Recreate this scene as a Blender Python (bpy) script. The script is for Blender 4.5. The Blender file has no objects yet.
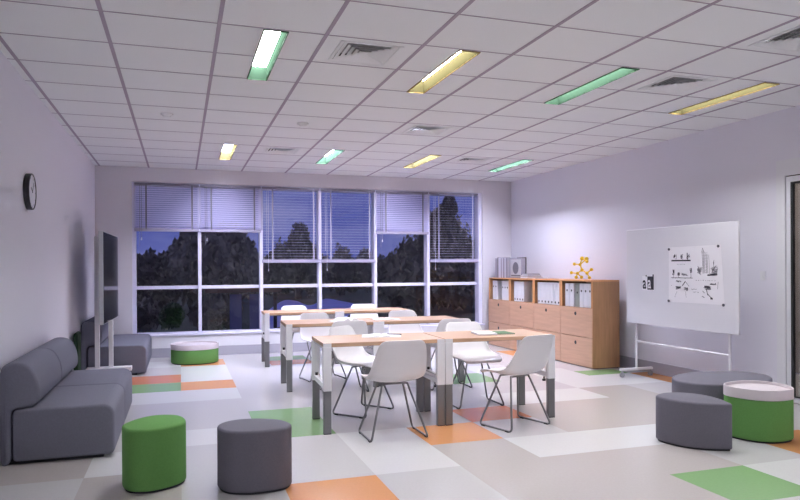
import bpy, bmesh, math, random
from mathutils import Vector, Matrix, noise
random.seed(7)
PI = math.pi
SC = bpy.context.scene
COL = SC.collection

# ------------------------------------------------------------------ materials
def srgb(r, g, b):
    f = lambda c: (c/255/12.92) if c/255 <= .04045 else ((c/255+.055)/1.055)**2.4
    return (f(r), f(g), f(b), 1)

def mat(name, col, rough=.5, metal=0, spec=.5, noise_s=0, noise_a=0, bump=0, bump_s=200, coat=0, stretch=None):
    m = bpy.data.materials.new(name); m.use_nodes = True
    nt = m.node_tree; b = nt.nodes['Principled BSDF']
    b.inputs['Base Color'].default_value = col
    b.inputs['Roughness'].default_value = rough
    b.inputs['Metallic'].default_value = metal
    b.inputs['Specular IOR Level'].default_value = spec
    if coat: b.inputs['Coat Weight'].default_value = coat
    tc = nt.nodes.new('ShaderNodeTexCoord')
    src = tc.outputs['Object']
    if stretch:
        mp = nt.nodes.new('ShaderNodeMapping'); mp.inputs['Scale'].default_value = stretch
        nt.links.new(src, mp.inputs['Vector']); src = mp.outputs['Vector']
    if noise_a:
        n = nt.nodes.new('ShaderNodeTexNoise'); n.inputs['Scale'].default_value = noise_s; n.inputs['Detail'].default_value = 5
        nt.links.new(src, n.inputs['Vector'])
        r = nt.nodes.new('ShaderNodeMapRange')
        r.inputs['From Min'].default_value = .3; r.inputs['From Max'].default_value = .7
        r.inputs['To Min'].default_value = 1-noise_a; r.inputs['To Max'].default_value = 1+noise_a
        nt.links.new(n.outputs['Fac'], r.inputs['Value'])
        mx = nt.nodes.new('ShaderNodeVectorMath'); mx.operation = 'SCALE'
        mx.inputs[0].default_value = col[:3]
        nt.links.new(r.outputs['Result'], mx.inputs['Scale'])
        nt.links.new(mx.outputs['Vector'], b.inputs['Base Color'])
    if bump:
        n2 = nt.nodes.new('ShaderNodeTexNoise'); n2.inputs['Scale'].default_value = bump_s
        nt.links.new(tc.outputs['Object'], n2.inputs['Vector'])
        bp = nt.nodes.new('ShaderNodeBump'); bp.inputs['Strength'].default_value = bump; bp.inputs['Distance'].default_value = .002
        nt.links.new(n2.outputs['Fac'], bp.inputs['Height']); nt.links.new(bp.outputs['Normal'], b.inputs['Normal'])
    return m

def emit(name, col, s):
    m = bpy.data.materials.new(name); m.use_nodes = True
    nt = m.node_tree; nt.nodes.clear()
    o = nt.nodes.new('ShaderNodeOutputMaterial'); e = nt.nodes.new('ShaderNodeEmission')
    e.inputs['Color'].default_value = (*col, 1); e.inputs['Strength'].default_value = s
    nt.links.new(e.outputs[0], o.inputs[0]); return m

def glassmat(name, tint=(1, 1, 1), refl=.06):
    m = bpy.data.materials.new(name); m.use_nodes = True
    nt = m.node_tree; nt.nodes.clear()
    o = nt.nodes.new('ShaderNodeOutputMaterial'); t = nt.nodes.new('ShaderNodeBsdfTransparent')
    t.inputs['Color'].default_value = (*tint, 1)
    g = nt.nodes.new('ShaderNodeBsdfGlossy'); g.inputs['Roughness'].default_value = .02
    f = nt.nodes.new('ShaderNodeFresnel'); f.inputs['IOR'].default_value = 1.45
    mx = nt.nodes.new('ShaderNodeMixShader')
    nt.links.new(f.outputs[0], mx.inputs[0]); nt.links.new(t.outputs[0], mx.inputs[1]); nt.links.new(g.outputs[0], mx.inputs[2])
    nt.links.new(mx.outputs[0], o.inputs[0]); return m

def wood(name, col, axis='Y', amt=.10):
    st = {'X': (1.2, 14, 14), 'Y': (14, 1.2, 14), 'Z': (14, 14, 1.2)}[axis]
    return mat(name, col, rough=.42, noise_s=2.2, noise_a=amt, stretch=st)

M = dict(
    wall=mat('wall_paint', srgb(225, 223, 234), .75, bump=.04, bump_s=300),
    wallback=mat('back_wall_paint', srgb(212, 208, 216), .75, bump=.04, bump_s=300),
    panel=mat('white_panel', srgb(222, 221, 228), .5),
    ceil=mat('ceiling_tile', srgb(234, 235, 237), .9, noise_s=160, noise_a=.03, bump=.2, bump_s=500),
    grid=mat('ceiling_grid_grey', srgb(165, 152, 168), .6),
    base=mat('baseboard_grey', srgb(165, 163, 175), .5),
    winf=mat('window_frame_white', srgb(218, 216, 238), .35),
    glass=glassmat('window_glass'),
    doorglass=glassmat('door_glass', (.9, .9, .9)),
    alu=mat('door_frame_paint', srgb(226, 226, 232), .45),
    black=mat('black_plastic', (.012, .012, .014, 1), .45),
    gasket=mat('black_gasket', (.02, .02, .022, 1), .6),
    white=mat('white_lacquer', srgb(226, 225, 230), .35),
    chair=mat('chair_plastic', srgb(236, 233, 237), .28),
    steel=mat('leg_steel', (.20, .20, .21, 1), .38, metal=.55),
    wire=mat('wire_steel', (.22, .22, .23, 1), .35, metal=.6),
    sofa=mat('grey_upholstery', srgb(120, 120, 134), .9, spec=.2, noise_s=120, noise_a=.05, bump=.35, bump_s=450),
    stoolgrey=mat('stool_grey_fabric', srgb(106, 104, 114), .9, spec=.2, noise_s=120, noise_a=.06, bump=.35, bump_s=450),
    green=mat('stool_green_fabric', srgb(100, 148, 82), .9, spec=.2, noise_s=120, noise_a=.06, bump=.35, bump_s=450),
    seam=mat('seam_dark', (.03, .03, .036, 1), .9),
    tray=mat('tray_white', srgb(204, 195, 200), .5),
    top=wood('beech_top', srgb(188, 152, 122), 'X', .09),
    cabfront=wood('cabinet_front_wood', srgb(205, 164, 136), 'Y', .08),
    cabside=wood('cabinet_side_wood', srgb(172, 130, 94), 'Z', .12),
    cabedge=wood('cabinet_edge_wood', srgb(210, 152, 102), 'Z', .1),
    binder=mat('binder_white', srgb(226, 226, 232), .45),
    sage=mat('binder_sage', srgb(140, 146, 138), .5),
    yellow=mat('yellow_plastic', srgb(226, 186, 28), .35),
    board=mat('whiteboard_face', srgb(222, 221, 228), .35),
    paper=mat('paper', srgb(236, 234, 240), .7),
    ink=mat('ink', (.035, .033, .045, 1), .8),
    inkm=mat('pencil', (.16, .155, .19, 1), .8),
    inkl=mat('pencil_light', (.36, .35, .40, 1), .8),
    slat=None,
    headrail=mat('blind_headrail_shaded', srgb(138, 134, 152), .5),  # darkened to carry the shadow along the headrail top
    tape=mat('blind_tape', srgb(128, 126, 140), .7),
    rail=mat('blind_rail', srgb(158, 154, 178), .5),
    screen=mat('screen_glass', (.012, .013, .016, 1), .12, spec=.6),
    silver=mat('silver_bezel', srgb(185, 188, 192), .35, metal=.4),
    bark=mat('bark', (.05, .042, .038, 1), .9),
    lawn=mat('lawn', (.045, .06, .035, 1), .95, noise_s=1.5, noise_a=.4),
    bookd=mat('book_dark', srgb(98, 96, 106), .6),
    bookm=mat('book_mid', srgb(150, 146, 158), .6),
    bookl=mat('book_pale', srgb(200, 198, 212), .6),
    bookb=mat('book_beige', srgb(200, 184, 170), .6),
    dgreen=mat('dark_green_fabric', srgb(24, 52, 30), .9),
    folder=mat('green_folder', srgb(60, 104, 58), .6),
    tframe_g=mat('light_trim_green', srgb(38, 82, 50), .6),
    tframe_y=mat('light_trim_yellow', srgb(140, 112, 48), .6),
    flw=mat('floor_white', srgb(205, 204, 205), .2, noise_s=60, noise_a=.02),
    fll=mat('floor_lightgrey', srgb(190, 187, 188), .2, noise_s=60, noise_a=.02),
    flb=mat('floor_taupe', srgb(180, 173, 170), .2, noise_s=60, noise_a=.025),
    flg=mat('floor_green', srgb(130, 166, 116), .2, noise_s=60, noise_a=.03),
    flo=mat('floor_orange', srgb(204, 142, 92), .2, noise_s=60, noise_a=.03),
    flr=mat('floor_rust', srgb(198, 124, 92), .2, noise_s=60, noise_a=.03),
    hall=mat('hall_wall', srgb(170, 160, 156), .8),
    chrome=mat('caster_grey', (.25, .25, .27, 1), .4, metal=.3),
    cord=mat('cord', srgb(200, 198, 215), .6),
    vent=mat('vent_inside', (.45, .44, .46, 1), .9),
    dark=mat('dark_void', (.03, .028, .033, 1), .9),
)
def slatmat():
    m = mat('blind_slat', srgb(228, 224, 255), .45); nt = m.node_tree
    b = nt.nodes['Principled BSDF']; o = nt.nodes['Material Output']
    t = nt.nodes.new('ShaderNodeBsdfTranslucent'); t.inputs['Color'].default_value = srgb(235, 233, 255)
    mx = nt.nodes.new('ShaderNodeMixShader'); mx.inputs[0].default_value = .35
    nt.links.new(b.outputs[0], mx.inputs[1]); nt.links.new(t.outputs[0], mx.inputs[2]); nt.links.new(mx.outputs[0], o.inputs[0]); return m
M['slat'] = slatmat()
M['leaf'] = mat('tree_leaves', (.11, .095, .07, 1), .8, noise_s=.6, noise_a=.35)
M['leaf2'] = mat('tree_leaves_grey', (.17, .15, .12, 1), .8, noise_s=.6, noise_a=.35)
M['bush'] = mat('bush_leaves', (.012, .04, .012, 1), .8, noise_s=3, noise_a=.4)
M['water'] = mat('pond_sky_tint', (.40, .42, .82, 1), .4, noise_s=.3, noise_a=.15)  # blue of the reflected sky is put into the base colour

# ------------------------------------------------------------------ object helpers
def link(name, me, m, parent=None, smooth=False):
    o = bpy.data.objects.new(name, me); COL.objects.link(o)
    if m is not None:
        for mm in (m if isinstance(m, (list, tuple)) else [m]): me.materials.append(mm)
    if parent: o.parent = parent
    if smooth:
        for p in me.polygons: p.use_smooth = True
        try: me.set_sharp_from_angle(angle=math.radians(38))
        except Exception: pass
    return o

def tag(o, label=None, cat=None, group=None, kind=None):
    if label: o['label'] = label
    if cat: o['category'] = cat
    if group: o['group'] = group
    if kind: o['kind'] = kind
    return o

def empty(name, loc=(0, 0, 0), rz=0):
    o = bpy.data.objects.new(name, None); COL.objects.link(o)
    o.empty_display_size = .1
    o.location = loc; o.rotation_euler = (0, 0, rz); return o

def copy_tree(o, parent=None):
    c = o.copy(); COL.objects.link(c)
    for k in ('label', 'category', 'group'):
        if k in c and parent is None: pass
    if parent is not None: c.parent = parent
    for ch in list(o.children): copy_tree(ch, c)
    return c

class MB:
    def __init__(s): s.b = bmesh.new()
    def box(s, x0, x1, y0, y1, z0, z1, bev=0, mi=0, seg=2):
        t = bmesh.new()
        bmesh.ops.create_cube(t, size=1)
        bmesh.ops.scale(t, vec=(x1-x0, y1-y0, z1-z0), verts=t.verts)
        bmesh.ops.translate(t, vec=((x0+x1)/2, (y0+y1)/2, (z0+z1)/2), verts=t.verts)
        if bev: bmesh.ops.bevel(t, geom=t.edges[:], offset=bev, segments=seg, profile=.5, affect='EDGES')
        s.merge(t, mi); return s
    def merge(s, t, mi=0, mtx=None):
        if mtx is not None: bmesh.ops.transform(t, matrix=mtx, verts=t.verts)
        bmesh.ops.recalc_face_normals(t, faces=t.faces)
        vs = [s.b.verts.new(v.co) for v in t.verts]
        t.verts.index_update()
        for f in t.faces:
            try:
                nf = s.b.faces.new([vs[v.index] for v in f.verts]); nf.material_index = mi
            except ValueError: pass
        t.free()
    def cyl(s, p0, p1, r, r2=None, n=14, mi=0):
        p0, p1 = Vector(p0), Vector(p1); d = p1-p0
        t = bmesh.new()
        bmesh.ops.create_cone(t, cap_ends=True, segments=n, radius1=r, radius2=r if r2 is None else r2, depth=d.length)
        q = d.to_track_quat('Z', 'Y').to_matrix().to_4x4()
        s.merge(t, mi, Matrix.Translation((p0+p1)/2) @ q); return s
    def ball(s, c, r, mi=0, sub=2, scale=(1, 1, 1)):
        t = bmesh.new(); bmesh.ops.create_icosphere(t, subdivisions=sub, radius=r)
        s.merge(t, mi, Matrix.Translation(c) @ Matrix.Diagonal((*scale, 1))); return s
    def tube(s, pts, r, n=8, mi=0, rad=.03):
        # rounded-corner polyline tube
        P = [Vector(p) for p in pts]; out = [P[0]]
        for i in range(1, len(P)-1):
            a, b, c = P[i-1], P[i], P[i+1]
            u = (a-b).normalized(); w = (c-b).normalized()
            k = min(rad, (a-b).length*.45, (c-b).length*.45)
            A = b+u*k; Cc = b+w*k
            for j in range(5):
                t = j/4; out.append((1-t)**2*A+2*t*(1-t)*b+t*t*Cc)
        out.append(P[-1]); P = out
        rings = []; up = None
        for i, p in enumerate(P):
            d = ((P[min(i+1, len(P)-1)]-P[max(i-1, 0)])).normalized()
            if up is None:
                up = Vector((0, 0, 1)) if abs(d.z) < .9 else Vector((1, 0, 0))
            x = d.cross(up).normalized(); y = x.cross(d).normalized(); up = y
            rings.append([s.b.verts.new(p+(x*math.cos(2*PI*k/n)+y*math.sin(2*PI*k/n))*r) for k in range(n)])
        for a, b in zip(rings, rings[1:]):
            for k in range(n):
                f = s.b.faces.new((a[k], a[(k+1) % n], b[(k+1) % n], b[k])); f.material_index = mi
        for rg, rev in ((rings[0], False), (rings[-1], True)):
            f = s.b.faces.new(rg[::-1] if rev else rg); f.material_index = mi
        return s
    def quad(s, pts, mi=0):
        f = s.b.faces.new([s.b.verts.new(p) for p in pts]); f.material_index = mi; return s
    def build(s, name, m, parent=None, smooth=False, recalc=True):
        if recalc: bmesh.ops.recalc_face_normals(s.b, faces=s.b.faces)
        me = bpy.data.meshes.new(name); s.b.to_mesh(me); s.b.free()
        return link(name, me, m, parent, smooth)

def closed_spline(pts, n=6):
    out = []; N = len(pts)
    for i in range(N):
        p0, p1, p2, p3 = [Vector(pts[(i+k-1) % N]) for k in range(4)]
        for j in range(n):
            t = j/n
            out.append(.5*((2*p1)+(p2-p0)*t+(2*p0-5*p1+4*p2-p3)*t*t+(3*p1-p0-3*p2+p3)*t**3))
    return out

def loft(mb, outline, axis, a, b, r, mi=0, seg=5, r_lo=None):
    # outline: closed 2D list; extruded along axis from a to b with rounded rims of radius r
    n = len(outline); P = [Vector(p) for p in outline]
    area = sum(P[i].x*P[(i+1) % n].y-P[(i+1) % n].x*P[i].y for i in range(n))
    if area < 0: P = P[::-1]
    nor = []
    for i in range(n):
        t = (P[(i+1) % n]-P[i-1]).normalized(); nor.append(Vector((-t.y, t.x)))
    rl = r if r_lo is None else r_lo
    levels = []
    for k in range(seg+1):
        th = PI/2*k/seg; levels.append((a+rl*(1-math.sin(th)), rl*(1-math.cos(th))))
    for k in range(seg+1):
        th = PI/2*(1-k/seg); levels.append((b-r*(1-math.sin(th)), r*(1-math.cos(th))))
    # first group: offsets start at full inset at the very end
    levels = [(a+rl*(1-math.cos(PI/2*k/seg)), rl*(1-math.sin(PI/2*k/seg))) for k in range(seg+1)] + \
             [(b-r*(1-math.cos(PI/2*(1-k/seg))), r*(1-math.sin(PI/2*(1-k/seg)))) for k in range(seg+1)]
    def mk(p, h):
        return {'Z': (p.x, p.y, h), 'Y': (p.x, h, p.y), 'X': (h, p.x, p.y)}[axis]
    t = bmesh.new(); rings = []
    for h, ins in levels:
        rings.append([t.verts.new(mk(P[i]+nor[i]*ins, h)) for i in range(n)])
    for ra, rb in zip(rings, rings[1:]):
        for i in range(n): t.faces.new((ra[i], ra[(i+1) % n], rb[(i+1) % n], rb[i]))
    t.faces.new(rings[0]); t.faces.new(rings[-1])
    mb.merge(t, mi)

def roundrect(x0, x1, y0, y1, r, n=5):
    rs = r if isinstance(r, (list, tuple)) else [r]*4   # BL BR TR TL
    out = []
    for (cx, cy, rr, a0) in ((x0+rs[0], y0+rs[0], rs[0], PI), (x1-rs[1], y0+rs[1], rs[1], 1.5*PI), (x1-rs[2], y1-rs[2], rs[2], 0), (x0+rs[3], y1-rs[3], rs[3], .5*PI)):
        for k in range(n+1):
            a = a0+PI/2*k/n; out.append((cx+rr*math.cos(a), cy+rr*math.sin(a)))
    return out

# ------------------------------------------------------------------ camera
F_PX, CY, YAW, PIT, ROLL = 665.07, 270.31, .3192, -.0032, -.0056
s_, c_ = math.sin(YAW), math.cos(YAW)
R0 = Vector((c_, -s_, 0)); F0 = Vector((s_, c_, 0)); U0 = Vector((0, 0, 1))
Fv = F0*math.cos(PIT)+U0*math.sin(PIT); U1 = U0*math.cos(PIT)-F0*math.sin(PIT)
Rv = R0*math.cos(ROLL)+U1*math.sin(ROLL); Uv = U1*math.cos(ROLL)-R0*math.sin(ROLL)
cam = bpy.data.cameras.new('camera'); co = bpy.data.objects.new('camera', cam); COL.objects.link(co)
mw = Matrix.Identity(4)
for i in range(3):
    mw[i][0], mw[i][1], mw[i][2] = Rv[i], Uv[i], -Fv[i]
mw[2][3] = 1.3
co.matrix_world = mw
cam.sensor_width = 36; cam.lens = F_PX*36/800; cam.shift_y = (CY-250)/800; cam.clip_start = .05; cam.clip_end = 500
SC.camera = co

# ------------------------------------------------------------------ room shell
XL, XR, YB, YF, H = -1.154, 5.497, 10.425, -1.6, 2.8
TOPZ = 3.12

# floor: one sheet of vinyl laid as a patchwork of 58 cm tiles
XS = [XL-.2, -1.16, -.58, 0, .58, 1.16, 1.74, 2.33, 2.9, 3.48, 4.06, 4.65, 5.22, XR+.1]
YS = [YF, -1.2, -.62, -.04, .54, 1.12, 1.70, 2.28, 2.86, 3.42, 4.02, 4.56, 5.13, 5.64, 6.20, 6.86, 7.5, 8.06, 8.66, 9.35, 9.95, YB+.05]
# columns   0    1    2   3   4   5   6   7   8   9   10  11  12
LAY = {
    8: 'L L L B L L B B G W L L L'.split(),     # 2.86-3.42
    9: 'L L B L O L B B B L O L L'.split(),     # 3.42-4.02
    10: 'L L B L L W B W W W L L L'.split(),    # 4.02-4.56
    11: 'L B W L L W O L B B B L L'.split(),    # 4.56-5.13
    12: 'L L L W G L L R B B B L L'.split(),    # 5.13-5.64
    13: 'L L L L G L L L W W B L O'.split(),    # 5.64-6.20
    14: 'L L L L L L L L L L W W O'.split(),    # 6.20-6.86
    15: 'L W W W L L L W G L W G L'.split(),    # 6.86-7.5
    16: 'L L G O L L L L L W L L L'.split(),    # 7.5-8.06
    17: 'L L R W L L W L L L L L L'.split(),    # 8.06-8.66
    18: 'L L L W L R L L L L L O L'.split(),    # 8.66-9.35
    19: 'L L W O L W L L L L L L L'.split(),
    20: 'L L L L L L L L L L L L L'.split(),
}
LAY[18] = 'L L L W L L L L L L L O L'.split()
mb = MB(); MI = dict(W=0, L=1, B=2, G=3, O=4, R=5)
for j in range(len(YS)-1):
    row = LAY.get(j, None)
    for i in range(len(XS)-1):
        k = MI[row[i]] if row else random.choice([0, 1, 1, 2])
        x0, x1, y0, y1 = XS[i], XS[i+1], YS[j], YS[j+1]
        if j in (18, 19) and 4 <= i <= 5: continue
        if j == 15 and i == 11:
            mb.quad([(x0, y0, 0), (x1, y0, 0), (x1, 7.2, 0), (x0, 7.2, 0)], 3); y0 = 7.2; k = 1
        mb.quad([(x0, y0, 0), (x1, y0, 0), (x1, y1, 0), (x0, y1, 0)], k)
# the pair of narrow strips beneath the last table row
for (x0, x1, y0, y1, k) in [(.58, 1.16, 8.66, 9.95, 1), (1.16, 1.74, 8.66, 9.05, 1), (1.16, 1.74, 9.05, 9.50, 5), (1.16, 1.74, 9.50, 9.95, 3)]:
    mb.quad([(x0, y0, 0), (x1, y0, 0), (x1, y1, 0), (x0, y1, 0)], k)
fo = mb.build('floor', [M['flw'], M['fll'], M['flb'], M['flg'], M['flo'], M['flr']], recalc=False)
tag(fo, kind='structure')

def struct(name, mb, m, **k):
    o = mb.build(name, m, **k); tag(o, kind='structure'); return o

mb = MB(); mb.box(XL-.15, XL, YF, YB+.25, -.02, TOPZ); struct('wall_left', mb, M['wall'])
DY0, DY1, DZ = 3.80, 4.93, 2.215
mb = MB()
mb.box(XR, XR+.16, DY1, YB+.25, -.02, TOPZ); mb.box(XR, XR+.16, YF, DY0, -.02, TOPZ); mb.box(XR, XR+.16, DY0, DY1, DZ, TOPZ)
struct('wall_right', mb, M['wall'])
mb = MB(); mb.box(XL, XR, YF-.15, YF, -.02, TOPZ); struct('wall_front', mb, M['wall'])
WX0, WX1, WZ0, WZ1 = -.665, 4.945, .335, 2.585
mb = MB()
mb.box(XL, WX0, YB, YB+.25, -.02, TOPZ); mb.box(WX1, XR, YB, YB+.25, -.02, TOPZ); mb.box(WX0, WX1, YB, YB+.25, WZ1, TOPZ)
mb.box(WX0, WX1, YB, YB+.25, -.02, WZ0-.001)
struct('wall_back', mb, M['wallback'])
mb = MB(); mb.box(WX0-.02, WX1+.02, YB-.008, YB-.0005, .14, WZ0-.02); struct('trim_2', mb, M['panel'])
mb = MB(); mb.box(XL-.15, XR+.16, YF-.15, YB+.25, TOPZ, TOPZ+.1); struct('roof_sky_block', mb, M['dark'])  # unseen roof slab, added to block sky light above the ceiling
# baseboards
mb = MB(); mb.box(XL+.012, XR-.012, YB-.012, YB-.0005, 0, .138, bev=.003); struct('baseboard_back', mb, M['base'])
mb = MB(); mb.box(XR-.012, XR-.0005, DY1+.055, YB-.012, 0, .138, bev=.003); struct('baseboard_right', mb, M['base'])
mb = MB(); mb.box(XL+.0005, XL+.012, YF, YB-.012, 0, .138, bev=.003); struct('baseboard_left', mb, M['base'])

# ceiling with recesses
CX0, CDX, CY0, CDY = -1.0918, .6640, 4.1976, .5735
LC = [.584, 1.912, 3.232, 4.612]
LIGHTS = []
for row, y in ((0, CY0), (1, CY0+7*CDY), (2, CY0-7*CDY)):  # last row is unseen, added behind the viewpoint to light the room
    for i, x in enumerate(LC):
        colr = 'g' if (i+(row == 1)) % 2 == 0 else 'y'
        LIGHTS.append((x-.072, x+.072, y+.022, y+2*CDY-.008, colr, row, i))
VENTS = [(1.232, CY0+.5*CDY), (3.888, CY0+.5*CDY), (2.56, CY0+4.5*CDY), (3.888, CY0-1.5*CDY), (1.232, CY0+7.5*CDY), (3.888, CY0+7.5*CDY)]
VH = .205
holes = [(a, b, c, d) for a, b, c, d, *_ in LIGHTS] + [(x-VH, x+VH, y-VH, y+VH) for x, y in VENTS]
xs = sorted(set([XL, XR]+[v for h in holes for v in h[:2]])); ys = sorted(set([YF, YB]+[v for h in holes for v in h[2:]]))
mb = MB()
vmap = {}
def cv(x, y):
    if (x, y) not in vmap: vmap[(x, y)] = mb.b.verts.new((x, y, H))
    return vmap[(x, y)]
for i in range(len(xs)-1):
    for j in range(len(ys)-1):
        mx, my = (xs[i]+xs[i+1])/2, (ys[j]+ys[j+1])/2
        if any(a < mx < b and c < my < d for a, b, c, d in holes): continue
        mb.b.faces.new((cv(xs[i], ys[j]), cv(xs[i], ys[j+1]), cv(xs[i+1], ys[j+1]), cv(xs[i+1], ys[j])))
struct('ceiling', mb, M['ceil'], recalc=False)
# tee grid
mb = MB()
i = 0
while True:
    x = CX0+CDX*i; i += 1
    if x > XR: break
    if x < XL+.03: continue
    mb.box(x-.0125, x+.0125, YF, YB, H-.004, H-.0006)
def split(x0, x1, y):
    segs = [(x0, x1)]
    for a, b, c, d in holes:
        if c-.012 < y < d+.004:
            n = []
            for p, q in segs:
                if b+.008 <= p or a-.008 >= q: n.append((p, q)); continue
                if a-.008 > p: n.append((p, a-.008))
                if b+.008 < q: n.append((b+.008, q))
            segs = n
    return segs
for j in range(-10, 11):
    y = CY0+CDY*j
    if y < YF or y > YB-.1: continue
    for p, q in split(XL, XR, y): mb.box(p, q, y-.0045, y+.0045, H-.003, H-.0006)
struct('trim_1', mb, M['grid'])

EM = {(k, row): emit('diffuser_glow', {'g': (.97, .978, 1.0), 'y': (.98, .97, .98)}[k] if row != 1 else (.91, .92, 1.12), (96, 200, 72)[row]) for k in 'gy' for row in (0, 1, 2)}
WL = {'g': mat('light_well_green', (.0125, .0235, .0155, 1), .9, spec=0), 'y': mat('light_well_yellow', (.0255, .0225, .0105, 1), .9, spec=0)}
names = {(0, 0): 'nearest green recessed ceiling light at the upper left of the photo', (0, 1): 'near yellow recessed ceiling light right of the nearest square vent',
         (0, 2): 'long green recessed ceiling light in the near row', (0, 3): 'long yellow recessed ceiling light nearest the right wall',
         (1, 0): 'small yellow recessed ceiling light in the far row, leftmost', (1, 1): 'small green recessed ceiling light in the far row, left of centre',
         (1, 2): 'small yellow recessed ceiling light in the far row above the window', (1, 3): 'small green recessed ceiling light in the far right corner',
         (2, 0): 'unseen green ceiling light added behind the viewpoint by the left wall', (2, 1): 'unseen yellow ceiling light added behind the viewpoint, second from left',
         (2, 2): 'unseen green ceiling light added behind the viewpoint, third from left', (2, 3): 'unseen yellow ceiling light added behind the viewpoint by the right wall'}
for (x0, x1, y0, y1, k, row, i) in LIGHTS:
    t = empty('ceiling_light', ((x0+x1)/2, (y0+y1)/2, H))
    tag(t, names[(row, i)], 'ceiling light', 'recessed coloured ceiling lights')
    hx, hy = (x1-x0)/2, (y1-y0)/2; D = .11
    b = MB()
    w = .007
    for a in ((-hx-w, -hx, -hy-w, hy+w), (hx, hx+w, -hy-w, hy+w), (-hx, hx, -hy-w, -hy), (-hx, hx, hy, hy+w)):
        b.box(a[0], a[1], a[2], a[3], -.008, -.0008)
    b.build('light_frame', M['tframe_g' if k == 'g' else 'tframe_y'], t)
    b = MB()
    b.box(-hx+.0005, -hx+.003, -hy+.0005, hy-.0005, -.003, D); b.box(hx-.003, hx-.0005, -hy+.0005, hy-.0005, -.003, D)
    b.box(-hx+.003, hx-.003, -hy+.0005, -hy+.003, -.003, D); b.box(-hx+.003, hx-.003, hy-.003, hy-.0005, -.003, D)
    b.build('light_well', WL[k], t)
    b = MB(); b.box(-hx+.003, hx-.003, -hy+.003, hy-.003, D-.012, D)
    b.build('diffuser', EM[(k, row)], t)

vn = ['square ceiling vent beside the nearest green light', 'square ceiling vent between the long green and long yellow lights', 'square ceiling vent in the middle of the ceiling above the tables',
      'square ceiling vent at the upper right edge of the photo', 'faint square ceiling vent far left near the window wall', 'faint square ceiling vent far right near the window wall']
for (x, y), lab in zip(VENTS, vn):
    t = empty('ceiling_vent', (x, y, H)); tag(t, lab, 'vent', 'square ceiling vents')
    b = MB()
    for a in ((-VH-.012, -VH+.012, -VH-.012, VH+.012), (VH-.012, VH+.012, -VH-.012, VH+.012), (-VH+.012, VH-.012, -VH-.012, -VH+.012), (-VH+.012, VH-.012, VH-.012, VH+.012)):
        b.box(a[0], a[1], a[2], a[3], -.006, -.0008)
    b.build('vent_frame', M['ceil'], t)
    b = MB(); b.box(-VH+.001, VH-.001, -VH+.001, VH-.001, .055, .06); b.build('vent_back', M['vent'], t)
    b = MB()
    for kk in range(5):
        r1 = VH-.016-.036*kk; r0 = r1-.035; zl, zh = -.006, .012
        c1 = [(-r1, -r1, zl), (r1, -r1, zl), (r1, r1, zl), (-r1, r1, zl)]; c0 = [(-r0, -r0, zh), (r0, -r0, zh), (r0, r0, zh), (-r0, r0, zh)]
        for q in range(4):
            a1, a2, b2, b1 = [Vector(v) for v in (c1[q], c1[(q+1) % 4], c0[(q+1) % 4], c0[q])]
            b.quad([a1, a2, b2, b1])
            dz = Vector((0, 0, .003)); b.quad([a1+dz, b1+dz, b2+dz, a2+dz])
    b.build('vent_louvres', M['ceil'], t, recalc=False)
for x, y, lab in [(1.21, 6.816, 'small white smoke detector on the ceiling right of the left runner'), (-.111, 6.778, 'tiny white ceiling detector near the left wall')]:
    b = MB(); b.cyl((0, 0, -.002), (0, 0, -.02), .06, .055, 24).cyl((0, 0, -.02), (0, 0, -.036), .042, .03, 24)
    o = b.build('smoke_detector', M['ceil'], None, smooth=True); o.location = (x, y, H); tag(o, lab, 'detector', 'ceiling detectors')

# ------------------------------------------------------------------ window wall
MX = [-.645, .282, 1.197, 2.118, 3.038, 3.962, 4.92]
MX[-1] = 4.83
b = MB()
FY0, FY1 = YB+.035, YB+.20
b.box(WX0, WX0+.05, FY0, FY1, WZ0, WZ1)
b.box(4.885, WX1, FY0, FY1, WZ0, WZ1)
for x in MX[1:-1]:
    b.box(x-.024, x+.024, FY0, FY1, WZ0+.02, WZ1-.05)
b.box(WX0+.05, 4.885, FY0, FY1, WZ1-.05, WZ1); b.box(WX0+.05, 4.885, FY0, FY1, WZ0, WZ0+.025)
for x0, x1 in zip([WX0+.05]+[x+.024 for x in MX[1:-1]], [x-.024 for x in MX[1:-1]]+[4.885]):
    b.box(x0, x1, YB+.12, FY1-.005, 1.005, 1.055)
win = b.build('window_1', M['winf']); tag(win, kind='structure')
for x0, x1 in zip([WX0+.05]+[x+.024 for x in MX[1:-1]], [x-.024 for x in MX[1:-1]]+[4.885]):
    for z0, z1 in ((WZ0+.025, 1.005), (1.055, WZ1-.05)):
        b = MB(); b.box(x0, x1, YB+.16, YB+.166, z0, z1); b.build('window_pane', M['glass'], win)
b = MB(); b.box(WX0-.03, WX1+.03, YB-.03, YB+.035, WZ0-.02, WZ0+.005, bev=.004); struct('trim_4', b, M['winf'])

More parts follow.
